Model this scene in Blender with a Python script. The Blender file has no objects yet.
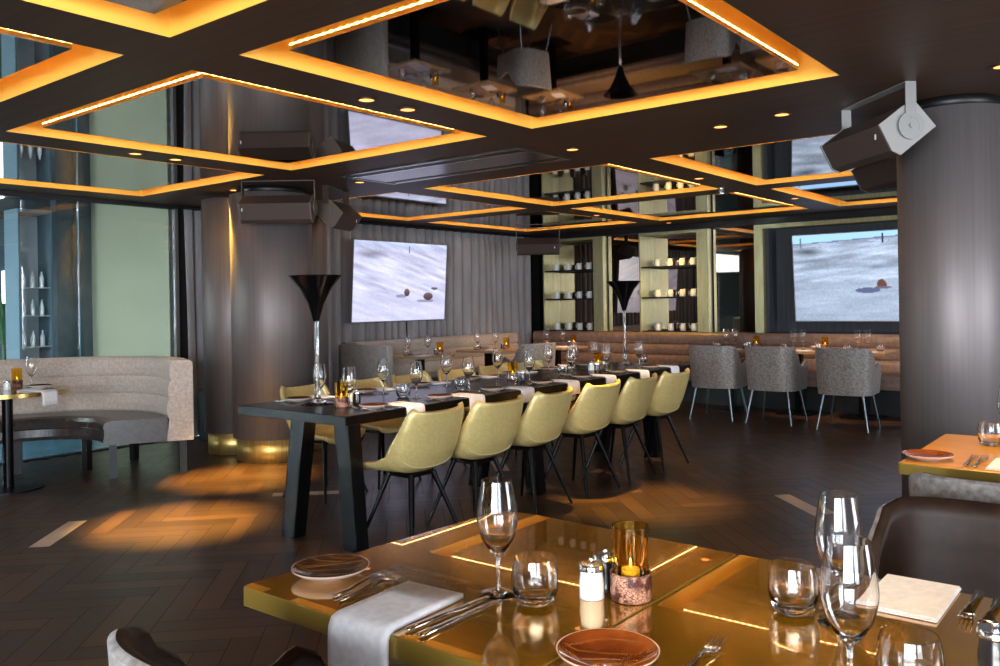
import bpy, bmesh, math, random
from mathutils import Vector, Matrix
random.seed(7)
PI = math.pi
C = bpy.context.scene.collection
S = bpy.context.scene

# ---------------------------------------------------------------- camera, world, light
F_PX, CY = 852.0, 302.6
cam_d = bpy.data.cameras.new('camera'); cam = bpy.data.objects.new('camera', cam_d); C.objects.link(cam)
cam_d.sensor_width = 36; cam_d.lens = F_PX / 1000 * 36
cam_d.shift_y = -(333 - CY) / 1000
cam_d.clip_start = .05
cam.location = (0, 0, 1.36)
cam.rotation_euler = (Matrix.Rotation(math.radians(38.5), 4, 'Z') @ Matrix.Rotation(PI/2, 4, 'X') @ Matrix.Rotation(-math.atan(.0163), 4, 'Z')).to_euler()
S.camera = cam
S.view_settings.view_transform = 'Standard'; S.view_settings.look = 'None'
S.view_settings.gamma = 1; S.view_settings.use_curve_mapping = False
S.view_settings.exposure = 0.85
w = bpy.data.worlds.new('world'); S.world = w; w.use_nodes = True
w.node_tree.nodes['Background'].inputs[0].default_value = (.62, .78, 1, 1)
w.node_tree.nodes['Background'].inputs[1].default_value = .6
LS = 1.0
def area(name, loc, direction, sx, sy, power, col):
    l = bpy.data.lights.new(name, 'AREA'); l.shape = 'RECTANGLE'; l.size = sx; l.size_y = sy; l.energy = power*LS; l.color = col
    o = bpy.data.objects.new(name, l); C.objects.link(o); o.location = loc
    o.rotation_euler = Vector(direction).to_track_quat('-Z', 'Z').to_euler(); return o
DAY = (.80, .90, 1.0)
for k, x in enumerate((.2, 2.45)):                       # daylight through the windows behind the camera
    area('daylight', (x, -4.12, 1.35), (0, 1, -.02), 2.1, 1.9, 260, DAY)
for k, (y, pw) in enumerate(((-2.2, 110), (3.6, 120), (7.2, 120))):                              # and through the windows on the right
    area('daylight', (3.62, y, 1.35), (-1, 0, -.04), 2.2, 1.9, pw, DAY)
area('lobby_fill', (-9.6, 1.6, 2.5), (0, .2, -1), 2.4, 4, 130, (.75, .93, 1))  # bare cool lamp and its pair below, added to brighten the lobby
area('lobby_fill', (-12.6, -3.95, 1.3), (0, 1, 0), 1.5, 2.0, 200, (.8, .95, 1))

# ---------------------------------------------------------------- materials
def lin(c):
    return tuple((v/12.92 if v <= .04045 else ((v+.055)/1.055)**2.4) for v in [x/255 for x in c])
def mat(name, rgb, rough=.5, metal=0, coat=0, coat_r=.03, trans=0, ior=1.5, emis=0, emis_rgb=None, spec=.5, sheen=0, alpha=1):
    m = bpy.data.materials.new(name); m.use_nodes = True
    b = m.node_tree.nodes['Principled BSDF']
    b.inputs['Base Color'].default_value = (*lin(rgb), 1); b.inputs['Roughness'].default_value = rough
    b.inputs['Metallic'].default_value = metal; b.inputs['Coat Weight'].default_value = coat
    b.inputs['Coat Roughness'].default_value = coat_r; b.inputs['Transmission Weight'].default_value = trans
    b.inputs['IOR'].default_value = ior; b.inputs['Specular IOR Level'].default_value = spec
    b.inputs['Sheen Weight'].default_value = sheen
    if emis:
        b.inputs['Emission Color'].default_value = (*lin(emis_rgb or rgb), 1); b.inputs['Emission Strength'].default_value = emis
    return m
def noisy(m, a, b_, scale=20, stretch=(1, 1, 1), bump=0, detail=4, lo=.35, hi=.65, bdist=.01):
    nt = m.node_tree; n = nt.nodes; p = n['Principled BSDF']
    tc = n.new('ShaderNodeTexCoord'); mp = n.new('ShaderNodeMapping'); mp.inputs['Scale'].default_value = stretch
    nz = n.new('ShaderNodeTexNoise'); nz.inputs['Scale'].default_value = scale; nz.inputs['Detail'].default_value = detail
    cr = n.new('ShaderNodeValToRGB'); cr.color_ramp.elements[0].position = lo; cr.color_ramp.elements[1].position = hi
    cr.color_ramp.elements[0].color = (*lin(a), 1); cr.color_ramp.elements[1].color = (*lin(b_), 1)
    L = nt.links
    L.new(tc.outputs['Object'], mp.inputs[0]); L.new(mp.outputs[0], nz.inputs['Vector']); L.new(nz.outputs[0], cr.inputs[0])
    L.new(cr.outputs[0], p.inputs['Base Color'])
    if bump:
        bp = n.new('ShaderNodeBump'); bp.inputs['Strength'].default_value = bump; bp.inputs['Distance'].default_value = bdist
        L.new(nz.outputs[0], bp.inputs['Height']); L.new(bp.outputs[0], p.inputs['Normal'])
    return m
M = {}
M['ceiling'] = noisy(mat('ceiling_stain', (74, 52, 38), .5, spec=.3), (68, 47, 34), (80, 58, 43), 3, (.3, 12, 1))
M['black'] = mat('black_paint', (14, 13, 13), .45)
M['dark_wall'] = mat('dark_wall', (30, 27, 27), .6)
M['wall'] = mat('taupe_wall', (120, 108, 98), .8)
M['gold_reveal'] = mat('gold_reveal', (246, 196, 84), .45, .2)
M['mirror'] = mat('smoked_mirror', (176, 172, 170), .025, 1)
M['wall_mirror'] = mat('bronze_mirror', (150, 138, 128), .02, 1)
M['alu'] = mat('aluminium', (215, 215, 215), .25, 1)
M['chrome'] = mat('chrome', (225, 225, 228), .08, 1)
M['silver'] = mat('polished_steel', (214, 208, 200), .14, 1)
M['column'] = noisy(mat('brushed_metal_cladding', (96, 86, 82), .54, .6), (126, 117, 115), (134, 124, 122), 6, (10, 10, .2), 0)
M['brass'] = noisy(mat('brushed_brass', (214, 180, 104), .42, .85), (200, 164, 92), (226, 192, 118), 8, (12, 12, .3))
M['brass_edge'] = mat('brass_edge', (215, 185, 110), .2, 1)
M['curtain'] = noisy(mat('curtain_cloth', (150, 144, 144), .85, sheen=.3), (140, 134, 134), (158, 152, 152), 5, (1, 1, .3))
M['pale_gold'] = noisy(mat('champagne_metal', (190, 186, 142), .38, .55), (164, 160, 118), (182, 178, 138), 5, (6, 6, .5))
M['tv_case'] = mat('screen_frame', (150, 150, 158), .35, .6)
M['niche_panel'] = noisy(mat('slate_panel', (62, 66, 72), .5), (56, 60, 66), (70, 74, 80), 3, (10, 10, .3))
M['speaker_grille'] = mat('speaker_grille', (66, 52, 46), .6)
M['speaker_case'] = mat('speaker_case', (138, 133, 128), .5)
M['speaker_dark'] = mat('speaker_dark_case', (92, 78, 68), .5)
M['bracket'] = mat('bracket_metal', (128, 124, 120), .45, .4)
M['bracket_dark'] = mat('dark_bracket', (78, 62, 50), .4, .5)
M['white'] = mat('white_plastic', (240, 240, 240), .4)
M['table_black'] = noisy(mat('black_stained_wood', (10, 9, 9), .26, spec=.22), (8, 7, 7), (13, 12, 12), 10, (1, 6, 1), .03)
M['chair_gold'] = noisy(mat('gold_leather', (200, 182, 116), .38, .25, coat=.25, coat_r=.2), (204, 178, 112), (214, 190, 126), 60, bump=.08, bdist=.002)
M['stitch'] = mat('stitched_seam', (214, 202, 150), .5)
M['leg_black'] = mat('black_metal_leg', (14, 13, 14), .3, .6)
M['leg_grey'] = mat('grey_metal_leg', (118, 126, 132), .3, .9)
M['velvet'] = noisy(mat('grey_velvet', (140, 132, 126), .38, sheen=.15), (120, 110, 104), (164, 155, 148), 50, bump=.12, detail=6, bdist=.004)
M['brown_leather'] = noisy(mat('brown_leather', (42, 24, 14), .55, spec=.35), (37, 21, 12), (48, 28, 16), 40, bump=.06, bdist=.002)
M['dark_leather'] = noisy(mat('dark_leather', (62, 54, 50), .3, coat=.15, coat_r=.2), (54, 46, 42), (72, 62, 57), 30, bump=.12, bdist=.003)
M['taupe_leather'] = noisy(mat('taupe_leather', (138, 112, 98), .45), (128, 103, 90), (150, 123, 108), 20, bump=.05, bdist=.003)
M['pale_fabric'] = noisy(mat('pale_fabric', (196, 178, 164), .7, sheen=.2), (184, 166, 152), (206, 190, 176), 45, bump=.1, bdist=.003)
M['grey_fabric'] = noisy(mat('grey_fabric', (168, 160, 152), .75), (158, 150, 143), (178, 170, 162), 35)
M['gold_top'] = noisy(mat('lacquered_gold_top', (196, 146, 34), .13, .78, coat=1, coat_r=.006, spec=.7), (190, 140, 28), (202, 152, 40), 2, (1, 14, 1))
M['gold_side'] = mat('gold_edge_band', (156, 126, 52), .35, .5, coat=.5)
M['top_amber'] = noisy(mat('amber_top', (206, 140, 22), .4, .15, coat=.4, coat_r=.12), (198, 132, 16), (214, 148, 30), 2, (1, 14, 1))
M['wood_top'] = noisy(mat('pale_wood_top', (176, 138, 96), .35, coat=.3), (160, 124, 84), (190, 152, 108), 5, (1, 8, 1))
M['glass'] = mat('clear_glass', (255, 255, 255), 0, trans=1, ior=1.5)
M['amber_glass'] = mat('amber_glass', (255, 222, 110), .02, trans=1, ior=1.3)
M['ceramic'] = mat('white_ceramic', (236, 234, 230), .25, coat=.5)
M['brown_glaze'] = noisy(mat('brown_glaze', (74, 40, 20), .25, coat=.8), (58, 32, 18), (78, 44, 24), 18)
M['amber_glaze'] = noisy(mat('amber_glaze', (120, 56, 18), .12, coat=.8), (96, 42, 16), (140, 68, 24), 14)
M['glaze_rim'] = mat('pale_glaze_rim', (222, 196, 180), .25, coat=.5)
M['linen'] = noisy(mat('white_linen', (232, 226, 226), .85, sheen=.2), (224, 218, 219), (240, 235, 234), 60, bump=.05, bdist=.001)
M['pepper'] = mat('dark_grinder', (24, 20, 22), .25, coat=.4)
M['wax'] = mat('candle_wax', (240, 225, 190), .6)
M['flame'] = mat('flame', (255, 200, 90), .5, emis=9, emis_rgb=(255, 190, 90))
M['black_glass'] = mat('black_glass', (8, 8, 10), .16, spec=.35)
M['dark_top'] = mat('dark_copper_top', (98, 66, 46), .18, .4, coat=.6)
M['snake'] = mat('snakeskin_band', (150, 100, 84), .4)
def snakeify(m):
    nt = m.node_tree; n = nt.nodes; L = nt.links
    tc = n.new('ShaderNodeTexCoord'); mp = n.new('ShaderNodeMapping'); mp.inputs['Scale'].default_value = (1, 1, 1.5)
    v = n.new('ShaderNodeTexVoronoi'); v.inputs['Scale'].default_value = 130; v.feature = 'DISTANCE_TO_EDGE'
    nz = n.new('ShaderNodeTexNoise'); nz.inputs['Scale'].default_value = 38
    c1 = n.new('ShaderNodeValToRGB'); c1.color_ramp.elements[0].position = .42; c1.color_ramp.elements[1].position = .56
    c1.color_ramp.elements[0].color = (*lin((96, 52, 46)), 1); c1.color_ramp.elements[1].color = (*lin((206, 150, 122)), 1)
    c2 = n.new('ShaderNodeValToRGB'); c2.color_ramp.elements[0].position = .02; c2.color_ramp.elements[1].position = .12
    c2.color_ramp.elements[0].color = (.1, .06, .06, 1); c2.color_ramp.elements[1].color = (1, 1, 1, 1)
    mx = n.new('ShaderNodeMixRGB'); mx.blend_type = 'MULTIPLY'; mx.inputs[0].default_value = 1
    L.new(tc.outputs['Object'], mp.inputs[0]); L.new(mp.outputs[0], v.inputs['Vector']); L.new(tc.outputs['Object'], nz.inputs['Vector'])
    L.new(nz.outputs[0], c1.inputs[0]); L.new(v.outputs['Distance'], c2.inputs[0]); L.new(c1.outputs[0], mx.inputs[1]); L.new(c2.outputs[0], mx.inputs[2])
    L.new(mx.outputs[0], n['Principled BSDF'].inputs['Base Color'])
snakeify(M['snake'])
def led_material():
    m = bpy.data.materials.new('led_tape'); m.use_nodes = True; nt = m.node_tree; n = nt.nodes; L = nt.links
    p = n['Principled BSDF']; p.inputs['Base Color'].default_value = (.9, .7, .4, 1)
    tc = n.new('ShaderNodeTexCoord'); v = n.new('ShaderNodeVectorMath'); v.operation = 'DOT_PRODUCT'; v.inputs[1].default_value = (1, 1, 0)
    mu = n.new('ShaderNodeMath'); mu.operation = 'MULTIPLY'; mu.inputs[1].default_value = 2*PI/.05
    si = n.new('ShaderNodeMath'); si.operation = 'SINE'
    mr = n.new('ShaderNodeMapRange'); mr.inputs[1].default_value = -.2; mr.inputs[2].default_value = .8; mr.inputs[3].default_value = 3; mr.inputs[4].default_value = 22
    L.new(tc.outputs['Object'], v.inputs[0]); L.new(v.outputs['Value'], mu.inputs[0]); L.new(mu.outputs[0], si.inputs[0]); L.new(si.outputs[0], mr.inputs[0])
    p.inputs['Emission Color'].default_value = (1, .66, .30, 1); L.new(mr.outputs[0], p.inputs['Emission Strength'])
    return m
M['led'] = led_material()
M['lamp'] = mat('lamp_glow', (255, 190, 120), .5, emis=2.2, emis_rgb=(255, 160, 80))
def attr_mat(name, attr, rough, emis=0, coat=0, spec=.5, bumpy=False):
    m = bpy.data.materials.new(name); m.use_nodes = True; nt = m.node_tree; n = nt.nodes; L = nt.links; p = n['Principled BSDF']
    a = n.new('ShaderNodeAttribute'); a.attribute_name = attr; p.inputs['Roughness'].default_value = rough; p.inputs['Coat Weight'].default_value = coat
    p.inputs['Specular IOR Level'].default_value = spec
    if emis:
        p.inputs['Base Color'].default_value = (.02, .02, .02, 1)
        L.new(a.outputs['Color'], p.inputs['Emission Color']); p.inputs['Emission Strength'].default_value = emis
    elif bumpy:
        tc = n.new('ShaderNodeTexCoord'); nz = n.new('ShaderNodeTexNoise'); nz.inputs['Scale'].default_value = 5; nz.inputs['Detail'].default_value = 3
        mr = n.new('ShaderNodeMapRange'); mr.inputs[1].default_value = .3; mr.inputs[2].default_value = .7; mr.inputs[3].default_value = .86; mr.inputs[4].default_value = 1.14
        mx = n.new('ShaderNodeMixRGB'); mx.blend_type = 'MULTIPLY'; mx.inputs[0].default_value = 1
        L.new(tc.outputs['Object'], nz.inputs['Vector']); L.new(nz.outputs[0], mr.inputs[0]); L.new(a.outputs['Color'], mx.inputs[1]); L.new(mr.outputs[0], mx.inputs[2])
        L.new(mx.outputs[0], p.inputs['Base Color'])
        r = n.new('ShaderNodeMapRange'); r.inputs[1].default_value = .3; r.inputs[2].default_value = .7; r.inputs[3].default_value = rough-.02; r.inputs[4].default_value = rough+.04
        L.new(nz.outputs[0], r.inputs[0]); L.new(r.outputs[0], p.inputs['Roughness'])
    else:
        L.new(a.outputs['Color'], p.inputs['Base Color'])
    return m

# ---------------------------------------------------------------- helpers
class MB:
    def __init__(s): s.v = []; s.f = []; s.sm = []; s.mi = []
    def add(s, vs, fs, smooth=False, mi=0):
        o = len(s.v); s.v += [tuple(x) for x in vs]
        for f in fs: s.f.append([i+o for i in f]); s.sm.append(smooth); s.mi.append(mi)
        return s
    def bm(s, bm, smooth=False, mi=0):
        bm.verts.index_update(); s.add([v.co[:] for v in bm.verts], [[v.index for v in f.verts] for f in bm.faces], smooth, mi); bm.free(); return s
    def box(s, x0, x1, y0, y1, z0, z1, bev=0, mi=0, rot=0, org=(0, 0, 0)):
        bm = bmesh.new(); bmesh.ops.create_cube(bm, size=1)
        for v in bm.verts: v.co = Vector(((x0+x1)/2+v.co.x*(x1-x0), (y0+y1)/2+v.co.y*(y1-y0), (z0+z1)/2+v.co.z*(z1-z0)))
        if bev: bmesh.ops.bevel(bm, geom=list(bm.edges), offset=bev, segments=3, profile=.5, affect='EDGES')
        if rot: bmesh.ops.rotate(bm, verts=bm.verts, cent=org, matrix=Matrix.Rotation(rot, 3, 'Z'))
        return s.bm(bm, bev > .012, mi)
    def lathe(s, prof, seg=32, loc=(0, 0, 0), smooth=True, mi=0, closed=False):
        if smooth:
            q = []; N = len(prof)
            for i, p in enumerate(prof):
                if not closed and i in (0, N-1): q.append(p); continue
                P = Vector(p); A = Vector(prof[i-1])-P; B = Vector(prof[(i+1) % N])-P
                if A.length > 1e-6 and B.length > 1e-6 and A.angle(B) < math.radians(140):
                    ea, eb = min(.0006, A.length*.3), min(.0006, B.length*.3)
                    q += [tuple(P+A.normalized()*ea), p, tuple(P+B.normalized()*eb)]
                else: q.append(p)
            prof = q
        vs = []; fs = []; n = len(prof)
        for r, z in prof:
            for k in range(seg):
                a = 2*PI*k/seg; vs.append((loc[0]+max(r, 1e-5)*math.cos(a), loc[1]+max(r, 1e-5)*math.sin(a), loc[2]+z))
        for i in range(n-1 if not closed else n):
            j = (i+1) % n
            for k in range(seg):
                q = (k+1) % seg; fs.append([i*seg+k, i*seg+q, j*seg+q, j*seg+k])
        if not closed:
            fs.append([k for k in range(seg)][::-1]); fs.append([(n-1)*seg+k for k in range(seg)])
        return s.add(vs, fs, smooth, mi)
    def rod(s, p0, p1, r0, r1=None, seg=12, mi=0):
        r1 = r0 if r1 is None else r1; p0 = Vector(p0); p1 = Vector(p1); d = (p1-p0).normalized()
        u = d.orthogonal().normalized(); t = d.cross(u); vs = []
        for p, r in ((p0, r0), (p1, r1)):
            for k in range(seg):
                a = 2*PI*k/seg; vs.append(p+u*math.cos(a)*r+t*math.sin(a)*r)
        fs = [[k, (k+1) % seg, seg+(k+1) % seg, seg+k] for k in range(seg)]
        s.add(vs, fs, True, mi); s.add(vs[:seg], [list(range(seg))[::-1]], False, mi); s.add(vs[seg:], [list(range(seg))], False, mi); return s
    def bar(s, p0, p1, w, d, w1=None, d1=None, up=(0, 1, 0)):
        w1 = w if w1 is None else w1; d1 = d if d1 is None else d1
        vs = []
        for p, a, b in ((p0, w, d), (p1, w1, d1)):
            for sx, sy in ((-1, -1), (1, -1), (1, 1), (-1, 1)): vs.append((p[0]+sx*a/2, p[1]+sy*b/2, p[2]))
        return s.add(vs, [[3, 2, 1, 0], [4, 5, 6, 7], [0, 1, 5, 4], [1, 2, 6, 5], [2, 3, 7, 6], [3, 0, 4, 7]])
    def tube(s, pts, r, seg=8):
        pts = [Vector(p) for p in pts]; vs = []; fs = []
        for i, p in enumerate(pts):
            d = (pts[min(i+1, len(pts)-1)]-pts[max(i-1, 0)]).normalized(); u = d.cross(Vector((.13, .2, 1))).normalized(); t = d.cross(u)
            for k in range(seg):
                a = 2*PI*k/seg; vs.append(p+u*math.cos(a)*r+t*math.sin(a)*r)
        for i in range(len(pts)-1):
            for k in range(seg): fs.append([i*seg+k, i*seg+(k+1) % seg, (i+1)*seg+(k+1) % seg, (i+1)*seg+k])
        fs.append(list(range(seg))[::-1]); fs.append([(len(pts)-1)*seg+k for k in range(seg)])
        return s.add(vs, fs, True)
    def prism(s, poly, a, b, axis='x', smooth=False, mi=0):
        """poly in the two other axes, extruded from a to b along axis"""
        def P(p, t): return {'x': (t, p[0], p[1]), 'y': (p[0], t, p[1]), 'z': (p[0], p[1], t)}[axis]
        n = len(poly); vs = [P(p, a) for p in poly]+[P(p, b) for p in poly]
        s.add(vs, [[k, (k+1) % n, n+(k+1) % n, n+k] for k in range(n)], smooth, mi)
        s.add(vs, [list(range(n))[::-1], [n+k for k in range(n)]], False, mi); return s
    def grid(s, fn, nu, nv, smooth=True, mi=0, closeu=False):
        vs = [fn(i/nu, j/nv) for i in range(nu+1) for j in range(nv+1)]; W = nv+1
        fs = [[i*W+j, (i+1)*W+j, (i+1)*W+j+1, i*W+j+1] for i in range(nu) for j in range(nv)]
        return s.add(vs, fs, smooth, mi)
    def build(s, name, mats, parent=None, solid=0, sub=0, off=-1, rebound=True):
        me = bpy.data.meshes.new(name); me.from_pydata(s.v, [], s.f)
        me.polygons.foreach_set('use_smooth', s.sm); me.polygons.foreach_set('material_index', s.mi)
        bm = bmesh.new(); bm.from_mesh(me)
        if solid or sub: bmesh.ops.remove_doubles(bm, verts=bm.verts, dist=1e-5)
        bmesh.ops.recalc_face_normals(bm, faces=bm.faces); bm.to_mesh(me); bm.free()
        for m in (mats if isinstance(mats, (list, tuple)) else [mats]): me.materials.append(m)
        o = bpy.data.objects.new(name, me); C.objects.link(o)
        if parent: o.parent = parent
        if sub: md = o.modifiers.new('sub', 'SUBSURF'); md.levels = sub; md.render_levels = sub
        if solid: md = o.modifiers.new('solid', 'SOLIDIFY'); md.thickness = solid; md.offset = off
        return o
def struct(o): o['kind'] = 'structure'; return o
def tag(o, label, cat, group=None):
    o['label'] = label; o['category'] = cat
    if group: o['group'] = group
    return o
def thing(name, loc=(0, 0, 0), rz=0, label='', cat='', group=None):
    o = bpy.data.objects.new(name, None); C.objects.link(o); o.empty_display_size = .05
    o.location = loc; o.rotation_euler = (0, 0, rz); return tag(o, label, cat, group)
def kids(o): return [c for c in bpy.data.objects if c.parent == o]
def dup(o, loc=None, rz=None, label=None, group=None, parent=None, top=True):
    c = o.copy(); C.objects.link(c)
    if parent: c.parent = parent
    for k in kids(o): dup(k, parent=c, top=False)
    if loc is not None: c.location = loc
    if rz is not None: c.rotation_euler = (0, 0, rz)
    if label: c['label'] = label
    if group: c['group'] = group
    return c
class Proto:
    """first placement moves the built object itself, every later one copies it"""
    def __init__(s, o): s.o = o; s.used = False
    def put(s, loc, rz=0, label=None, group=None):
        if not s.used:
            s.used = True; o = s.o; o.location = loc; o.rotation_euler = (0, 0, rz)
            if label: o['label'] = label
            if group: o['group'] = group
            return o
        return dup(s.o, loc, rz, label, group)

# ---------------------------------------------------------------- floor: herringbone planks
CEIL = 2.42
pl_L, pl_W, gap = .60, .12, .0018
random.seed(3)
vs = []; fs = []; cols = []
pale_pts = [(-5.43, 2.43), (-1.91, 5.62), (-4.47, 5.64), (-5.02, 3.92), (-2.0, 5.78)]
ca, sa = math.cos(PI/4), math.sin(PI/4)
def add_plank(x0, x1, y0, y1):
    cx, cy = (x0+x1)/2, (y0+y1)/2; X = cx*ca-cy*sa; Y = cx*sa+cy*ca
    if not (-8.3 < X < 3.8 and -4.3 < Y < 11.3): return
    o = len(vs)
    for a, b in ((x0+gap, y0+gap), (x1-gap, y0+gap), (x1-gap, y1-gap), (x0+gap, y1-gap)):
        vs.append((min(max(a*ca-b*sa, -8.14), 3.58), min(max(a*sa+b*ca, -4.08), 11.2), 0))
    fs.append([o, o+1, o+2, o+3])
    t = random.random(); base = lin((50+t*32, 33+t*23, 22+t*16))
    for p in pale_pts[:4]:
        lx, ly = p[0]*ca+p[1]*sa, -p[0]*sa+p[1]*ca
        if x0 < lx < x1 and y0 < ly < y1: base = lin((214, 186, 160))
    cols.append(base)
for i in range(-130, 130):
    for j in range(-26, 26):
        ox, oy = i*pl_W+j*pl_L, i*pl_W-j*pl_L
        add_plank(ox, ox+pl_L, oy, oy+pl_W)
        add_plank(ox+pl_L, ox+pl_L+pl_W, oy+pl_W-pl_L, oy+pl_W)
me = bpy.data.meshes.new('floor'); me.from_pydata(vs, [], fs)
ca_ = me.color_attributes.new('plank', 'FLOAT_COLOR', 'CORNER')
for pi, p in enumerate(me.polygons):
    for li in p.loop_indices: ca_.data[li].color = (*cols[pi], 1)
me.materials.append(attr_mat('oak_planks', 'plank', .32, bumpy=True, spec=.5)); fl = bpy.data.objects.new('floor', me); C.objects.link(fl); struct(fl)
struct(MB().box(-8.15, 3.6, -4.1, 11.4, -.12, -.002).build('floor_base', mat('plank_joint', (22, 15, 11), .6)))

# ---------------------------------------------------------------- ceiling with its recesses
XS = [(-7.65, -5.75), (-5.41, -3.43), (-3.08, -1.25)]
YS = [(-.30, 1.82), (2.13, 4.21), (5.69, 7.76), (8.11, 10.27)]
xs = sorted({-8.15, 3.6, *[v for p in XS for v in p]}); ys = sorted({-4.1, 11.4, *[v for p in YS for v in p]})
def is_open(a, b): return any(p[0] <= a < p[1] for p in XS) and any(p[0] <= b < p[1] for p in YS)
cl = MB()
for i in range(len(xs)-1):
    for j in range(len(ys)-1):
        if not is_open(xs[i]+.01, ys[j]+.01):
            cl.box(xs[i], xs[i+1], ys[j], ys[j+1], CEIL, CEIL+.02)
cl.box(-8.15, 3.6, -4.1, 11.4, CEIL+.18, CEIL+.24)
struct(cl.build('ceiling', M['ceiling']))
where_x = ['left line by the glass wall', 'middle line', 'right line']
where_y = ['cut off by the photo top', 'front row', 'first row past the air vent', 'farthest row']
n = 0
for i, (x0, x1) in enumerate(XS):
    for j, (y0, y1) in enumerate(YS):
        if i == 0 and j == 0: continue
        c = thing('ceiling_light_coffer', ((x0+x1)/2, (y0+y1)/2, CEIL), 0, 'backlit dark mirror recess, %s, %s' % (where_x[i], where_y[j]), 'ceiling light', 'backlit mirror recesses in the ceiling')
        hx, hy = (x1-x0)/2, (y1-y0)/2; t = .004
        b = MB(); H = .175
        b.box(-hx, -hx+t, -hy, hy, 0, H).box(hx-t, hx, -hy, hy, 0, H).box(-hx+t, hx-t, -hy, -hy+t, 0, H).box(-hx+t, hx-t, hy-t, hy, 0, H).box(-hx, hx, -hy, hy, H-.004, H)
        b.build('gold_lining', M['gold_reveal'], c)
        m_ = .15; mx, my = hx-m_, hy-m_
        MB().box(-mx, mx, -my, my, .022, .028).build('mirror_panel', M['mirror'], c)
        e = .012
        e = .002; za, zb = .0222, .041
        MB().box(-mx-e, mx+e, -my-e, -my, za, zb).box(-mx-e, mx+e, my, my+e, za, zb).box(-mx-e, -mx, -my, my, za, zb).box(mx, mx+e, -my, my, za, zb).build('edge_profile', M['alu'], c)
        MB().box(-mx, mx, -my, my, .03, H-.004).build('panel_box', M['gold_reveal'], c)
        q = .003; z0, z1 = .0445, .0490
        l = MB().box(-mx, mx, -my-q, -my, z0, z1).box(-mx, mx, my, my+q, z0, z1).box(-mx-q, -mx, -my, my, z0, z1).box(mx, mx+q, -my, my, z0, z1)
        l.build('led_strip', M['led'], c)

# linear air vent between the rows
v = thing('ceiling_vent', (-4.42, 4.95, CEIL), 0, 'long flush ceiling air vent with two dark slots', 'air vent')
MB().box(-.92, .92, -.32, .32, -.010, 0).build('vent_plate', mat('vent_plate', (74, 66, 64), .22, .5), v)
MB().box(-.90, .90, -.26, -.21, -.013, -.0095).box(-.90, .90, .20, .25, -.013, -.0095).build('slot', M['black'], v)
MB().box(-.92, .92, -.20, -.185, -.0145, -.0095).box(-.92, -.905, -.32, .32, -.0145, -.0095).box(.905, .92, -.32, .32, -.0145, -.0095).build('trim_strip', M['alu'], v)

# downlights
dl = thing('ceiling_downlight', (0, 0, CEIL), 0, '', 'ceiling light')
MB().lathe([(.040, -.001), (.052, -.001), (.052, -.006), (.040, -.008)], 24, closed=True).build('ring', M['bracket_dark'], dl)
MB().lathe([(.040, -.001), (.040, -.004)], 24).build('bulb', M['lamp'], dl)
DL = Proto(dl)
spots = [(-3.26, 3.02, 'first of the pair beside the front recess edge'), (-3.26, 3.32, 'second of the pair beside the front recess edge'),
         (-5.57, 3.32, 'between the two left recesses, farther one'), (-5.55, 3.01, 'between the two left recesses, nearer one'),
         (-6.67, 4.55, 'right above the clad column on the left'), (-3.28, 4.96, 'past the end of the air vent'),
         (-2.18, 4.94, 'between recess rows left of the large speaker'), (-1.77, 4.86, 'nearest the large speaker'),
         (-.62, 4.55, 'beside the right hand column top'), (-.6, 3.35, 'at the top edge of the photo on the right'),
         (-5.50, 5.0, 'before the left end of the air vent'), (-3.26, 6.92, 'between far recesses near the sprinkler'),
         (-3.17, 9.05, 'between the farthest recesses on the right'), (-5.59, 8.97, 'between the farthest recesses on the left'), (-5.45, 10.6, 'just before the mug shelves')]
for x, y, s in spots:
    DL.put((x, y, CEIL), 0, 'small round recessed downlight, '+s, 'ceiling downlights')
def spot(x, y, tx, ty, tz, power, ang, blend=.6, col=(1, .55, .2), z=CEIL-.02):
    l = bpy.data.lights.new('downlight_beam', 'SPOT'); l.energy = power*LS; l.spot_size = math.radians(ang); l.spot_blend = blend; l.color = col; l.shadow_soft_size = .03
    o = bpy.data.objects.new('downlight_beam', l); C.objects.link(o); o.location = (x, y, z)
    o.rotation_euler = (Vector((tx, ty, tz))-Vector((x, y, z))).to_track_quat('-Z', 'Y').to_euler()
W1 = (1, .63, .12); W2 = (1, .66, .38)
spot(-5.55, 3.01, -5.0, 2.95, 0, 1500, 31, 1, W1)
spot(-5.57, 3.32, -5.85, 4.0, 0, 1500, 31, 1, W1)
spot(-6.67, 4.55, -6.2, 4.1, 0, 700, 46, 1, W1)
spot(-3.28, 4.96, -2.86, 5.07, 0, 420, 34, .9, W1)
spot(-3.26, 3.32, -3.8, 3.8, .75, 130, 50, 1, W2)
spot(-3.26, 6.92, -3.9, 6.2, .75, 120, 60, 1, W2)
spot(-3.17, 9.05, -3.0, 10.0, .75, 120, 60, 1, W2)
spot(-5.59, 8.97, -6.4, 9.4, .75, 120, 80, 1, W2)
spot(-5.45, 10.6, -5.7, 10.9, .9, 60, 90, 1, W1)
spot(-.6, 3.35, -.55, 3.75, .75, 95, 60, 1, (1, .66, .3))
spot(-.35, 1.2, -.45, 1.55, .75, 60, 55, 1, (1, .70, .34))
spot(-1.77, 4.86, -2.4, 6.4, 0, 22, 60, 1, (1, .8, .6))
DL.put((-.35, 1.2, CEIL), 0, 'small round recessed downlight over the front gold tables, above the photo', 'ceiling downlights')

# sprinkler head
sp = thing('sprinkler_head', (-3.37, 7.62, CEIL), 0, 'small chrome sprinkler head hanging below ceiling between recesses', 'sprinkler')
MB().lathe([(.045, 0), (.045, -.01), (.02, -.014), (.016, -.05)], 20).build('cup', M['chrome'], sp)
MB().lathe([(.012, -.05), (.04, -.062), (.04, -.068), (.01, -.075)], 20).build('deflector', M['chrome'], sp)

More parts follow.
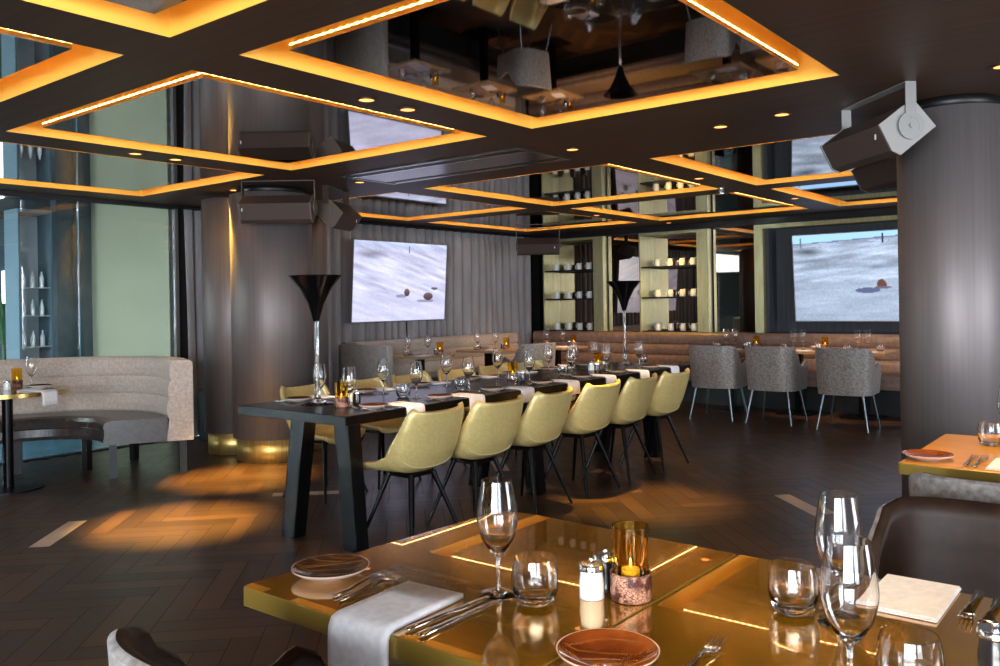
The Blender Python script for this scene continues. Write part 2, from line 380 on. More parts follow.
# ---------------------------------------------------------------- walls
struct(MB().box(-8.6, 3.7, 11.36, 11.5, 0, 2.6).build('wall_back', M['dark_wall']))
struct(MB().box(-8.3, -8.2, 4.86, 11.36, 0, 2.6).build('wall_left', M['dark_wall']))
lw = MB().box(-7.98, 3.6, 11.0, 11.358, 0, .905)
struct(lw.build('trim_1', M['dark_wall']))
struct(MB().box(-8.18, 3.6, 10.92, 11.358, 2.335, 2.419).build('trim_2', M['black']))
struct(MB().box(-8.19, -7.96, 11.02, 11.358, 0, 2.335).build('trim_3', M['black']))
def wall_with_windows(name, axis, pos, th, a0, a1, wins, z0=.25, z1=2.3):
    b = MB(); cur = a0
    def bx(u0, u1, z0_, z1_):
        if axis == 'y': b.box(u0, u1, pos-th, pos, z0_, z1_)
        else: b.box(pos, pos+th, u0, u1, z0_, z1_)
    for (u0, u1) in wins:
        bx(cur, u0, 0, 2.6); bx(u0, u1, 0, z0); bx(u0, u1, z1, 2.6); cur = u1
    bx(cur, a1, 0, 2.6)
    return struct(b.build(name, M['wall']))
wall_with_windows('wall_near', 'y', -4.1, .12, -8.3, 3.7, [(-.9, 1.3), (1.4, 3.5)], .4, 2.3)
wall_with_windows('wall_right', 'x', 3.6, .12, -4.1, 11.4, [(-3.3, -1.1), (2.5, 4.7), (6.1, 8.3)], .4, 2.3)
nwin = 2
for axis, c_ in (('y', .2), ('y', 2.4), ('x', -2.2), ('x', 3.6), ('x', 7.2)):
    b = MB()
    for k in range(5):
        u = c_-1.06+k*.53
        if axis == 'y': b.box(u-.025, u+.025, -4.19, -4.13+.02, .4, 2.3)
        else: b.box(3.62, 3.68, u-.025, u+.025, .4, 2.3)
    if axis == 'y': b.box(c_-1.1, c_+1.1, -4.19, -4.11, .4, .45).box(c_-1.1, c_+1.1, -4.19, -4.11, 2.25, 2.3)
    else: b.box(3.61, 3.69, c_-1.1, c_+1.1, .4, .45).box(3.61, 3.69, c_-1.1, c_+1.1, 2.25, 2.3)
    struct(b.build('window_%d' % nwin, M['dark_wall'])); nwin += 1

# glass wall on the left and the lobby behind it
win = MB().box(-8.20, -8.10, -4.1, 4.86, 2.385, 2.419).box(-8.19, -8.11, -4.1, 4.86, 0, .012)
g = struct(win.build('window_1', M['dark_wall']))
for a, b in ((-4.1, -.2), (-.19, 3.833), (3.845, 4.82)):
    MB().box(-8.156, -8.144, a, b, .012, 2.385).build('pane', M['glass'], g)
MB().box(-8.158, -8.142, 3.834, 3.844, .012, 2.385).build('joint', mat('pane_joint', (120, 160, 180), .2), g)
MB().box(-8.18, -8.12, 4.822, 4.856, .0, 2.385).build('post', M['bracket'], g)
struct(MB().box(-13.5, -8.2, -4.1, 4.9, -.12, 0).build('floor_lobby', noisy(mat('lobby_floor', (70, 110, 130), .25), (60, 98, 118), (84, 122, 140), 3)))
struct(MB().box(-13.5, -8.2, -4.1, 4.9, 2.62, 2.7).build('ceiling_lobby', mat('lobby_ceiling', (44, 50, 52), .7)))
struct(MB().box(-10.0, -8.32, 4.86, 4.98, 0, 2.62).build('wall_green', noisy(mat('green_panel', (176, 178, 150), .25, coat=.5), (170, 172, 146), (182, 184, 156), 1, (.3, 1, 1))))
struct(MB().box(-10.14, -10.0, 4.46, 4.98, 0, 2.62).box(-10.0, -9.99, 4.64, 4.648, 0, 2.62).build('wall_slate', noisy(mat('slate_wall', (66, 86, 94), .4), (58, 78, 86), (74, 94, 102), 4)))
struct(MB().box(-13.5, -8.32, -4.22, -4.1, 0, 2.62).build('wall_lobby_near', mat('lobby_wall_near', (60, 70, 74), .7)))
struct(MB().box(-13.5, -13.4, -4.1, 4.98, 0, 2.62).build('wall_far_lobby', mat('lobby_wall', (140, 160, 160), .7)))
struct(MB().box(-13.5, -10.14, 4.86, 4.98, 0, 2.62).build('wall_lobby', mat('lobby_wall_dark', (70, 86, 92), .7)))
lb = thing('light_beam', (-9.3, 3.7, 2.58), math.radians(48), 'pale straight ceiling beam with round lamps behind the glass wall', 'ceiling beam')
MB().box(-1.3, .9, -.05, .05, -.06, .038).build('beam', mat('pale_beam', (190, 186, 176), .6), lb)
for k in range(4):
    MB().lathe([(.035, -.062), (.035, -.07)], 16, (-1.0+k*.45, 0, 0)).build('lamp', mat('cool_lamp', (255, 255, 255), .5, emis=8), lb)
# bottle display behind the glass
ds = thing('bottle_display', (-10.1, 4.21, 0), 0, 'glass fronted drinks display cabinet in the lobby behind the glass wall', 'display cabinet')
MB().box(-.35, .0, -.12, -.10, 0, 2.5).box(-.35, .0, .23, .25, 0, 2.5).box(-.36, -.35, -.12, .25, 0, 2.5).box(-.35, 0, -.10, .23, 2.46, 2.5).build('frame', mat('display_frame', (120, 146, 158), .4), ds)
for z in (.95, 1.3, 1.62):
    MB().box(-.34, -.02, -.10, .23, z-.012, z).build('shelf', mat('display_shelf', (200, 215, 220), .3), ds)
MB().box(-.345, -.335, -.10, .23, 0, 2.45).build('back_panel', mat('display_back', (206, 220, 226), .5), ds)
bt = MB().lathe([(.0, 0), (.024, 0), (.025, .02), (.025, .11), (.011, .15), (.010, .18), (.0, .18)], 16).build('bottle', mat('clear_bottle', (235, 245, 250), .05, spec=1, coat=1))
tag(bt, '', 'bottle'); BT = Proto(bt)
for si, z in enumerate((.95, 1.3, 1.62)):
    for k in range(3):
        BT.put((-10.18, 4.17+k*.1, z), 0, 'small clear bottle, %s on the %s lobby display shelf' % (('left', 'middle', 'right')[k], ('bottom', 'middle', 'top')[si]), 'bottles on the %s display shelf' % ('bottom', 'middle', 'top')[si])
# plant in the lobby
pp = thing('potted_palm', (-11.0, 4.28, 0), 0, 'green potted palm far behind the glass wall at the left edge', 'plant')
MB().lathe([(.0, 0), (.15, 0), (.2, .4), (.17, .4), (.16, .36), (0, .36)], 20).build('pot', mat('lobby_pot', (60, 60, 62), .5), pp)
fr = MB()
for k in range(22):
    a = k*2.4; L_ = .25+.15*random.random(); pts = []
    for q in range(9):
        t = q/8; r = L_*t; pts.append((r*math.cos(a), r*math.sin(a), .9+.75*math.sin(t*2.2)*(.5+.5*random.Random(k).random())))
    for q in range(8):
        p0 = Vector(pts[q]); p1 = Vector(pts[q+1]); sd = Vector((-math.sin(a), math.cos(a), 0))*.03*math.sin(PI*(q+.5)/8.5)
        fr.add([p0-sd, p0+sd, p1+sd*.9, p1-sd*.9], [[0, 1, 2, 3]])
fr.rod((0, 0, .36), (0, 0, .95), .02); fr.build('fronds', mat('palm_leaf', (66, 120, 70), .5), pp)
struct(MB().box(-12.5, -11.75, 4.845, 4.858, .3, 1.9).build('window_8', mat('bright_pane', (220, 240, 255), .5, emis=1.6, emis_rgb=(215, 240, 255))))

# ---------------------------------------------------------------- curtains
def curtain(y0, y1, label, seed, n_f):
    rnd = random.Random(seed); ph = []; y = y0; a = 0
    def fold(t):
        u = t*n_f*1.15; return -.075+.125*abs(math.sin(PI*u+.8*math.sin(u*.9+seed)))**.7+.006*math.sin(2*PI*u*2.3+seed)
    def fn(u, v):
        z = .02+v*2.36; amp = 1-.25*(v > .93)*(v-.93)/.07; yy = y0+(y1-y0)*u
        return (-8.08+fold(u)*amp+.006*math.sin(v*5+u*30), yy+.01*math.sin(v*4+u*9), z)
    o = MB().grid(fn, int(n_f*22), 14).build('curtain', M['curtain'], solid=.004)
    tag(o, label, 'curtain', 'grey floor length curtains')
curtain(4.90, 5.9, 'dark grey pleated curtain between the glass wall and the clad column', 1, 5)
curtain(5.93, 8.15, 'grey pleated curtain behind the left half of the left wall screen', 2, 12)
curtain(8.18, 10.95, 'grey pleated curtain running from the left wall screen to the shelves', 3, 15)

# ---------------------------------------------------------------- columns
def at_d(x, y, d):
    rl = math.atan(.0163); dx, dy = x-500, y-CY; u = dx*math.cos(rl)-dy*math.sin(rl); vv = dx*math.sin(rl)+dy*math.cos(rl); th = math.radians(38.5)
    return Vector(((-math.sin(th)+u/F_PX*math.cos(th))*d, (math.cos(th)+u/F_PX*math.sin(th))*d, 1.36-vv/F_PX*d))
col = thing('clad_column', (-6.42, 4.76, 0), 0, 'cluster of brushed grey brown metal clad columns on brass bases beside the long table', 'column')
for (dx, dy, r) in ((0, 0, .36), (-.57, -.03, .27), (-.255, .41, .34)):
    MB().lathe([(r, .2), (r, 2.36)], 64, (dx, dy, 0)).build('shaft', M['column'], col)
    MB().lathe([(r-.03, .001), (r-.03, .2)], 64, (dx, dy, 0)).build('brass_base', M['brass'], col)
MB().lathe([(.3, 2.36), (.3, 2.419)], 48).build('head_ring', M['black'], col)
rc = thing('clad_column', (-.97, 5.25, 0), 0, 'round brushed brown metal clad column on the right behind the gold corner table', 'column')
MB().lathe([(.275, .15), (.275, 2.36)], 64).build('shaft', M['column'], rc)
MB().lathe([(.255, .001), (.255, .15)], 64).build('brass_base', M['brass'], rc)
MB().lathe([(.24, 2.36), (.24, 2.419)], 48).build('head_ring', M['black'], rc)
struct(MB().box(-.62, 3.6, 6.3, 6.4, 0, 2.42).build('wall_partition', M['dark_wall']))

# ---------------------------------------------------------------- screens
def vnoise(x, y, seed=0):
    def h(i, j): return (math.sin(i*127.1+j*311.7+seed*74.7)*43758.5453) % 1
    i, j = math.floor(x), math.floor(y); fx, fy = x-i, y-j; fx = fx*fx*(3-2*fx); fy = fy*fy*(3-2*fy)
    return (h(i, j)*(1-fx)+h(i+1, j)*fx)*(1-fy)+(h(i, j+1)*(1-fx)+h(i+1, j+1)*fx)*fy
def fbm(x, y, s=0): return sum(vnoise(x*2**k, y*2**k, s+k)/2**(k+1) for k in range(5))
def img1(u, v):       # left: wind-rippled sand, three stones
    n_ = fbm(u*3-v*3, v*24+u*10, 1); g_ = fbm(u*90, v*90, 5)
    l = .80+.36*(n_-.5)*(1 if v > .35 else .5)+.10*(g_-.5)
    c = [l*.90, l*.90, l*1.04]
    if v > .9: c = [l*.86, l*.9, l*1.05]
    d = math.hypot((u-.18)/.2, (v-.84)/.07)
    if d < 1: k = 1-.35*(1-d); c = [x*k for x in c]
    for (a, b, ra, rb, cc) in ((.56, .36, .03, .05, (.44, .34, .35)), (.80, .31, .055, .05, (.42, .33, .35)), (.87, .415, .04, .018, (.42, .42, .5))):
        if math.hypot((u-a)/ra, (v-b)/rb) < 1: c = [x*(.8+.5*(v-b)/rb*.5) for x in cc]
    for (a, b, ra, rb) in ((.50, .315, .06, .022), (.77, .25, .10, .022)):
        if math.hypot((u-a)/ra, (v-b)/rb) < 1: c = [x*.72 for x in c]
    if abs(u-.57) < .004 and .87 < v < .96: c = [.35, .38, .45]
    return c
def img2(u, v):       # right: sand, horizon with a post, one stone
    u = u*1.44
    n_ = fbm(u*4, v*22-u*2, 3); g_ = fbm(u*120, v*110, 8)
    l = .70+.5*(n_-.5)*(1 if v > .45 else .35)+.16*(g_-.5)
    c = [l*.86, l*.94, l*1.06]
    hz = .90+.05*u
    if v > hz: c = [.62, .80, 1.0]
    elif v > hz-.012: c = [.42, .46, .55]
    elif v > hz-.06 and fbm(u*10, v*60, 2) > .52: c = [.52, .56, .66]
    d = math.hypot((u-.14)/.2, (v-.80)/.06)
    if d < 1: k = 1-.55*(1-d); c = [x*k for x in c]
    if math.hypot((u-.66)/.11, (v-.345)/.03) < 1: c = [.34, .38, .50]
    if math.hypot((u-.78)/.042, (v-.40)/.065) < 1 and v > .36: c = [.38, .26, .24]
    if math.hypot((u-.79)/.075, (v-.375)/.014) < 1: c = [.40, .38, .44]
    if abs(u-.80) < .010 and .87 < v < .98: c = [.14, .17, .24]
    if abs(u-.07) < .006 and .86 < v < .97: c = [.4, .44, .5]
    return c
def screen(name, w_, h_, fn, loc, rz, tilt, label, wall_gap, strength=.85):
    root = thing(name, loc, rz, label, 'screen')
    nx, ny = 190, 110; mb = MB()
    R_ = Matrix.Rotation(tilt, 4, 'X')
    def tf(x, y, z): return tuple(R_ @ Vector((x, y, z)))
    mb.grid(lambda a, b: tf(-w_/2+a*w_, -.022, b*h_), nx, ny, smooth=False)
    o = mb.build('display', attr_mat('display_'+name, 'pic', .2, emis=strength), root)
    ca2 = o.data.color_attributes.new('pic', 'FLOAT_COLOR', 'POINT')
    for i in range(nx+1):
        for j in range(ny+1):
            c_ = fn(i/nx, j/ny); c_ = [max(0, x)**2.2 for x in c_]; ca2.data[i*(ny+1)+j].color = (*c_, 1)
    if sum(p.normal.y for p in o.data.polygons) > 0: o.data.flip_normals()
    bz = MB(); t = .012
    for a in ((-w_/2-t, -w_/2, -t, h_+t), (w_/2, w_/2+t, -t, h_+t), (-w_/2, w_/2, -t, 0), (-w_/2, w_/2, h_, h_+t)): bz.box(a[0], a[1], -.026, .02, a[2], a[3])
    bz.box(-w_/2, w_/2, -.018, .02, 0, h_)
    bz.v = [tf(*p) for p in bz.v]; bz.build('case', M['tv_case'], root)
    MB().box(-.2, .2, .018, wall_gap, h_*.35, h_*.6).build('wall_mount', M['black'], root)
    return root
screen('wall_screen', 1.68, 1.01, img1, (-7.94, 7.87, 1.15), PI/2, math.radians(4), 'large wall screen showing sand and three stones, hung before the grey curtain', .06)
screen('wall_screen', 1.95, 1.09, img2, (-2.88, 11.0, 1.065), 0, math.radians(4.5), 'large wall screen showing a beach with post and stone, in champagne framed niche', .30, .78)
# niche around the right screen
struct(MB().box(-4.30, 0.2, 11.24, 11.3, .905, 2.335).box(-4.24, -4.20, 10.98, 11.24, .91, 2.28).build('trim_4', M['niche_panel']))
nf = thing('niche_frame', (-4.30, 10.9, .907), 0, 'champagne metal frame around the niche of the right wall screen', 'frame')
MB().box(-.07, .05, -.0, .32, 0, 1.42).build('upright', M['pale_gold'], nf)
MB().box(.05, 4.4, -.0, .32, 1.365, 1.42).build('head', M['pale_gold'], nf)

# ---------------------------------------------------------------- mug shelves and mirrors
for a, b in ((-6.68, -6.10), (-5.0, -4.40)):
    o = MB().box(a, b, 11.03, 11.05, .906, 2.334).build('wall_mirror', M['wall_mirror'])
    tag(o, 'dark mirror panel between the two mug shelf units' if a < -6 else 'dark mirror panel between the right mug shelves and the screen niche', 'mirror')
def shelf_unit(x0, x1, label):
    r = thing('shelf_unit', (x0, 10.9, .907), 0, label, 'shelf')
    W = x1-x0; D = .45; H = 1.42
    MB().box(0, .02, 0, D, 0, H).build('side_panel', M['pale_gold'], r)
    MB().box(W-.17, W, 0, .13, 0, H).box(W-.17, W-.15, .13, D, 0, H).build('side_panel', M['pale_gold'], r)
    MB().box(.02, W-.17, 0, D-.002, H-.04, H).build('top_panel', M['pale_gold'], r)
    MB().box(.02, W-.17, 0.02, D, 0, .012).build('bottom_panel', M['dark_wall'], r)
    MB().box(.021, W-.171, D-.02, D-.004, .013, H-.042).build('mirror_back', M['wall_mirror'], r)
    for z in (.475, .915): MB().box(.021, W-.171, .03, D-.021, z, z+.022).build('shelf', M['black'], r)
    return r
shelf_unit(-7.80, -6.70, 'champagne metal shelf unit with white mugs nearest the curtain')
shelf_unit(-6.09, -5.02, 'champagne metal shelf unit with white mugs in the middle of the back wall')
mg = MB().lathe([(.0, 0), (.040, 0), (.044, .01), (.043, .075), (.036, .095), (.038, .105), (.034, .105), (.032, .094), (.039, .074), (.038, .012), (0, .010)], 24)
mg.tube([(.040+.028*math.sin(t*PI/8), 0, .025+.055*t/8) for t in range(9)], .0045)
mg.prism([(-.036, .090), (-.058, .108), (-.036, .106)], -.010, .010, 'y')
mo = mg.build('milk_jug', M['ceramic']); tag(mo, '', 'jug'); JUG = Proto(mo)
for ui, xsx in enumerate(((-7.66, -7.44, -7.24, -7.06), (-5.89, -5.69, -5.50, -5.33))):
    for zi, z in enumerate((.92, 1.405, 1.845)):
        for k, x in enumerate(xsx):
            JUG.put((x, 11.08, z), PI+random.uniform(-.15, .15), 'white ceramic jug, %s on the %s shelf of the %s shelf unit' % (('leftmost', 'second from left', 'third from left', 'rightmost')[k], ('bottom', 'middle', 'top')[zi], ('left', 'right')[ui]), 'white jugs on the wall shelves')

# ---------------------------------------------------------------- speakers
def speaker(loc, rz, front, label, dark=False, length=.60, tilt=0, bracket=True, ztop=CEIL, emb_left=False):
    """long cabinet on the local x axis, pivot at origin; local -y is the front"""
    r = thing('speaker', loc, rz, label, 'speaker', 'ceiling mounted loudspeakers')
    case = M['speaker_dark'] if dark else M['speaker_case']
    R_ = Matrix.Rotation(tilt, 4, 'X')
    poly = [(.133, .0), (.035, .11), (-.03, .10), (-.158, .005), (-.094, -.12), (-.05, -.14)]
    poly = [tuple((R_ @ Vector((0, a, b))).yz) for a, b in poly]
    h = length/2
    cb_ = MB().prism(poly, -h+.012, h-.012, 'x').build('cabinet', M['speaker_grille'], r)
    for s_ in (-1, 1):
        cp = [(a*1.03, b*1.03) for a, b in poly]
        a, b = sorted((s_*(h-.012), s_*h)); MB().prism(cp, a, b, 'x').build('end_cap', case, r)
    e_ = -h+.10 if emb_left else h
    lg = MB().box(e_-.075, e_-.066, -.126, -.123, -.068, -.042) ; lg.v = [tuple(Vector((p[0], 0, 0))+(R_ @ Vector((0, p[1]-.018, p[2]+.012)))) for p in lg.v]
    lg.build('emblem', M['white'], cb_)
    if bracket:
        zt = ztop-loc[2]; m = M['bracket_dark'] if dark else M['bracket']
        bk = MB().box(-h-.008, h+.008, -.028, .028, zt-.008, zt-.001).box(-h-.010, -h-.004, -.028, .028, -.03, zt-.001).box(h+.004, h+.010, -.028, .028, -.03, zt-.001)
        bk.build('bracket', m, r)
        for s_ in (-1, 1):
            k = MB().rod((s_*(h+.001), 0, 0), (s_*(h+.012), 0, 0), .068, .068, 32); k.rod((s_*(h+.012), 0, 0), (s_*(h+.018), 0, 0), .012)
            for q in range(8):
                a = -.3+q*.28; k.rod((s_*(h+.012), .042*math.cos(a), .042*math.sin(a)), (s_*(h+.0135), .042*math.cos(a), .042*math.sin(a)), .004, .004, 6)
            k.build('swivel_disc', M['bracket'] if not dark else M['speaker_dark'], r)
    return r
# near right: axis (-.70,.72), front towards (-.72,-.70)
speaker((-1.235, 4.775, 2.20), math.radians(135)+PI, None, 'large speaker hanging under the ceiling beside the right column, nearest the camera', tilt=0)
speaker((-1.40, 5.93, 2.21), math.radians(135)+PI, None, 'dark speaker partly hidden behind the large near speaker', dark=True)
p = at_d(279, 209, 7.2); speaker((p.x, p.y, 2.19), math.radians(38.5), None, 'wide dark speaker hanging in front of the clad column, seen from the front', dark=True, emb_left=True, tilt=math.radians(-6))
p = at_d(321, 214, 7.45); speaker((p.x-.09, p.y+.25, 2.19), math.radians(38.5+76), None, 'speaker seen end on hanging right of the clad column before the curtain', dark=True, length=.42, tilt=math.radians(8))
p = at_d(538, 247, 12.2); speaker((p.x, p.y, 2.17), math.radians(38.5), None, 'small looking far speaker hanging at the corner of curtain and shelves', dark=True)

# ---------------------------------------------------------------- banquettes
def banq_profile():
    back = [(0, .30), (0, .895), (.05, .905), (.17, .905)]
    for k in range(3):
        z1 = .895-k*.15; z0 = z1-.15
        for t in (.0, .12, .3, .5, .7, .88, 1): back.append((.20+.028*math.sin(PI*t)**.5+k*.012, z1+(z0-z1)*t))
    back += [(.26, .30)]
    seat = [(.23, .30), (.23, .445), (.30, .455), (.70, .455), (.75, .445), (.765, .42), (.755, .375), (.765, .34), (.75, .30)]
    return back, seat
bk_, st_ = banq_profile()
r = thing('banquette', (0, 10.97, 0), 0, 'long taupe leather banquette with channelled back along the back wall', 'bench')
MB().prism([(-q, z) for q, z in bk_], -7.9, 2.5, 'x').build('backrest', M['taupe_leather'], r)
MB().prism([(-q, z) for q, z in st_], -7.4, 2.5, 'x').build('seat', M['taupe_leather'], r)
MB().box(-7.4, 2.5, -.66, -.05, .0, .3).build('plinth', M['black'], r)
r = thing('banquette', (-8.0, 0, 0), 0, 'pale grey banquette with channelled back along the curtain wall', 'bench')
MB().prism([(q, z) for q, z in bk_], 7.0, 10.19, 'y').build('backrest', M['pale_fabric'], r)
MB().prism([(q, z) for q, z in st_], 7.0, 10.19, 'y').build('seat', M['dark_leather'], r)
MB().box(.05, .66, 7.0, 10.19, 0, .3).build('plinth', M['black'], r)
MB().box(.0, .84, 6.90, 7.0, .0, .885, .02).build('end_panel', M['grey_fabric'], r)

r = thing('curved_banquette', (-7.03, 2.80, 0), 0, 'curved banquette with pale channelled back and dark leather seat by the glass wall', 'bench')
A0, A1, NS = math.radians(60), math.radians(255), 60
SQ = .84
def sweep(poly, a0=A0, a1=A1, ns=NS):
    n_ = len(poly); vs_ = []; f_ = []
    for i in range(ns+1):
        a = a0+(a1-a0)*i/ns
        sx = SQ+(1-SQ)*max(0, 1-(i/ns)*4)
        for rr, z in poly: vs_.append((rr*math.cos(a)*sx, rr*math.sin(a), z))
    for i in range(ns):
        for k in range(n_): f_.append([i*n_+k, i*n_+(k+1) % n_, (i+1)*n_+(k+1) % n_, (i+1)*n_+k])
    m_ = MB(); m_.add(vs_, f_, False); m_.add(vs_, [list(range(n_)), [ns*n_+k for k in range(n_)]], False); return m_
bp = [(1.30, .27), (1.30, .91), (1.27, .93), (1.16, .93)]
for k in range(3):
    z1 = .915-k*.155
    for t in (0, .15, .5, .85, 1): bp.append((1.14-.02*math.sin(PI*t)**.5-k*.012, z1-.155*t))
bp += [(1.09, .27)]
sweep(bp).build('backrest', M['pale_fabric'], r)
sweep([(1.10, .27), (1.10, .455), (1.04, .462), (.68, .462), (.635, .45), (.62, .42), (.63, .37), (.62, .365), (.63, .36), (.62, .3), (.63, .27)]).build('seat', M['dark_leather'], r)
for a in (62.5, 110, 160, 210, 250):
    for rr in (.69, 1.22):
        a_ = math.radians(a); i_ = (a-60)/195; sx = SQ+(1-SQ)*max(0, 1-i_*4); x, y = rr*math.cos(a_)*sx, rr*math.sin(a_)
        MB().box(x-.028, x+.028, y-.028, y+.028, 0, .27, rot=a_, org=(x, y, 0)).build('leg', M['black'], r)
b = MB().box(-7.62, -7.25, 5.0, 5.35, 0, .52, .01); o = b.build('side_cabinet', M['black']); tag(o, 'low dark cabinet between the curved banquette and the clad column', 'cabinet')
o.location = (-.25, -.1, 0)

# ---------------------------------------------------------------- tables
def napkin_flat(sx=.16, sy=.22, h=.012):
    b = MB(); 
    for k in range(3): b.box(-sx/2+.001*k, sx/2-.001*k, -sy/2+.002*k, sy/2-.002*k, k*h/3+.0005, (k+1)*h/3, .0012)
    return b
lt = thing('dining_table', (-4.065, 3.11, 0), 0, 'very long black wooden table set with glasses, on slanted block legs', 'table')
TL = 4.22
MB().box(-.495, .495, 0, TL, .695, .75, .004).build('tabletop', M['table_black'], lt)
for y in (.06, 1.755, 3.50):
    MB().bar((-.045, y, 0), (.065, y, .695), .11, .09, .12, .09).build('leg', M['table_black'], lt)
    MB().bar((.48, y+.02, 0), (.42, y+.02, .695), .11, .09, .12, .09).build('leg', M['table_black'], lt)

def quad_top(name, pts, z0, z1, mats, parent, rad):
    """slab with individually rounded corners"""
    poly = []
    n_ = len(pts)
    for i in range(n_):
        p = Vector(pts[i]); a = (Vector(pts[i-1])-p).normalized(); b_ = (Vector(pts[(i+1) % n_])-p).normalized(); r_ = rad[i]
        p0, p1 = p+a*r_, p+b_*r_
        for k in range(9):
            t = k/8; poly.append(((1-t)**2*p0+2*t*(1-t)*p+t*t*p1)[:])
    m_ = MB(); nn = len(poly); e = .0025; cen = sum((Vector(p) for p in poly), Vector((0, 0)))/nn
    def ring(s_, z): return [(cen.x+(p[0]-cen.x)*s_, cen.y+(p[1]-cen.y)*s_, z) for p in poly]
    vs_ = ring(1, z0)+ring(1, z1-e)+ring(.994, z1)
    f_ = [[j*nn+k, j*nn+(k+1) % nn, (j+1)*nn+(k+1) % nn, (j+1)*nn+k] for j in range(2) for k in range(nn)]
    m_.add(vs_, f_, False, 1); m_.add(vs_, [[2*nn+k for k in range(nn)], list(range(nn))[::-1]], False, 0)
    return m_.build(name, mats, parent)
t = thing('gold_table', (-1.2, 1.5, 0), 0, 'glossy gold lacquered table in front, left one of the joined pair', 'table', 'glossy gold tables in the foreground')
quad_top('tabletop', [(-.41, -.40), (.36, -.40), (.368, .442), (-.365, .478)], .708, .75, [M['gold_top'], M['gold_side']], t, [.012, .01, .01, .11])
MB().lathe([(.0, 0), (.23, 0), (.23, .012), (.045, .02), (.045, .705), (0, .705)], 32).build('pedestal', M['leg_black'], t)
t = thing('gold_table', (-.45, 1.5, 0), 0, 'glossy gold lacquered table in front, right one of the joined pair', 'table', 'glossy gold tables in the foreground')
quad_top('tabletop', [(-.386, -.40), (.36, -.40), (.36, .455), (-.378, .442)], .708, .75, [M['gold_top'], M['gold_side']], t, [.01, .01, .03, .01])
MB().lathe([(.0, 0), (.23, 0), (.23, .012), (.045, .02), (.045, .705), (0, .705)], 32).build('pedestal', M['leg_black'], t)
t = thing('gold_table', (-.4, 3.76, 0), 0, 'gold table beside the right hand column with a flat brown plate', 'table')
quad_top('tabletop', [(-.41, -.42), (.42, -.42), (.42, .40), (-.41, .40)], .71, .75, [M['top_amber'], M['gold_side']], t, [.01]*4)
MB().lathe([(.0, 0), (.23, 0), (.23, .012), (.045, .02), (.045, .708), (0, .708)], 32).build('pedestal', M['leg_black'], t)
def small_table(x, y, w_, d_, label, top='wood_top', group=None, edge='brass_edge', foot=.2):
    t = thing('small_table', (x, y, 0), 0, label, 'table', group)
    MB().box(-w_/2, w_/2, -d_/2, d_/2, .722, .75, .003).build('tabletop', M[top], t)
    MB().box(-.04, .04, -.04, .04, .014, .722).build('post', M['leg_black'], t)
    MB().box(-foot, foot, -foot, foot, 0, .014).build('foot_plate', M['leg_black'], t)
    return t
for x, s in ((-4.33, 'left'), (-3.50, 'middle'), (-2.78, 'right')):
    small_table(x, 10.03, .66, .74, 'pale wood topped table at the back banquette, %s one of three' % s, group='tables along the back banquette')
small_table(-7.08, 7.35, .58, .62, 'small pale topped table at curtain banquette nearest the clad column', 'wood_top', 'tables along the curtain banquette')
small_table(-7.06, 8.62, .60, .62, 'small wooden table in the middle of the curtain banquette', 'wood_top', 'tables along the curtain banquette')
small_table(-6.62, 9.55, .6, .62, 'small wooden table near the corner of curtain and back banquettes', 'wood_top', 'tables along the curtain banquette')
t = thing('round_table', (-7.0, 2.74, 0), 0, 'round table with brass edge and black pedestal before the curved banquette', 'table')
MB().lathe([(0, .724), (.42, .724), (.42, .75), (0, .75)], 64, smooth=False).build('tabletop', M['dark_top'], t)
MB().lathe([(.42, .722), (.428, .722), (.428, .752), (.42, .752)], 64, closed=True).build('brass_rim', M['brass_edge'], t)
MB().lathe([(.0, 0), (.25, 0), (.25, .012), (.038, .018), (.038, .724), (0, .724)], 40).build('pedestal', M['leg_black'], t)

# ---------------------------------------------------------------- moulded gold chairs (front = +y)
def interp(tab, t):
    for (a, *va), (b, *vb) in zip(tab, tab[1:]):
        if t <= b: k = (t-a)/(b-a); k = k*k*(3-2*k); return [p+(q-p)*k for p, q in zip(va, vb)]
    return list(tab[-1][1:])
# v, y, z, half width, side rise, wrap forward
SH = [(0, .225, .405, .16, .02, -.05), (.08, .220, .430, .205, .03, -.04), (.30, .06, .425, .228, .055, -.01), (.50, -.10, .425, .235, .10, .045), (.60, -.165, .455, .240, .105, .085), (.70, -.205, .53, .243, .065, .10), (.85, -.245, .66, .232, .015, .085), (.95, -.268, .745, .215, .016, .065), (1, -.275, .765, .190, .028, .055)]
def shell(u, v):
    s_ = u*2-1; y, z, hw, rise, wrap = interp(SH, v)
    return (hw*math.sin(s_*PI/2*.98)*(1.0), y+wrap*abs(s_)**2.2, z+rise*abs(s_)**2.4)
def make_chair():
    r = thing('dining_chair', (0, 0, 0), 0, '', 'chair')
    MB().grid(shell, 18, 30).build('seat_shell', M['chair_gold'], r, solid=.028, sub=1, off=0)
    pts = []
    for k in range(25):
        u = k/24; p = Vector(shell(u, .66-.06*math.cos((u-.5)*PI))); pts.append(p+Vector((0, -.014, -.006)))
    MB().tube(pts, .0022, 6).build('seam', M['stitch'], r)
    MB().box(-.10, .10, -.10, .10, .385, .405).build('under_frame', M['leg_black'], r)
    for sx in (-1, 1):
        for sy in (-1, 1):
            MB().rod((sx*.09, sy*.085-.01, .40), (sx*.215, sy*.205-.01, 0), .016, .009).build('leg', M['leg_black'], r)
    return r
CH = Proto(make_chair())
ordn = ['nearest', 'second', 'third', 'fourth', 'fifth', 'farthest']
for k, y in enumerate((3.50, 4.01, 4.56, 5.18, 5.74, 6.30)):
    CH.put((-3.465 if k == 0 else -3.42, y, 0), PI/2+random.uniform(-.05, .05), 'gold leather shell chair on the near side of the long table, %s one' % ordn[k], 'gold chairs at the long table')
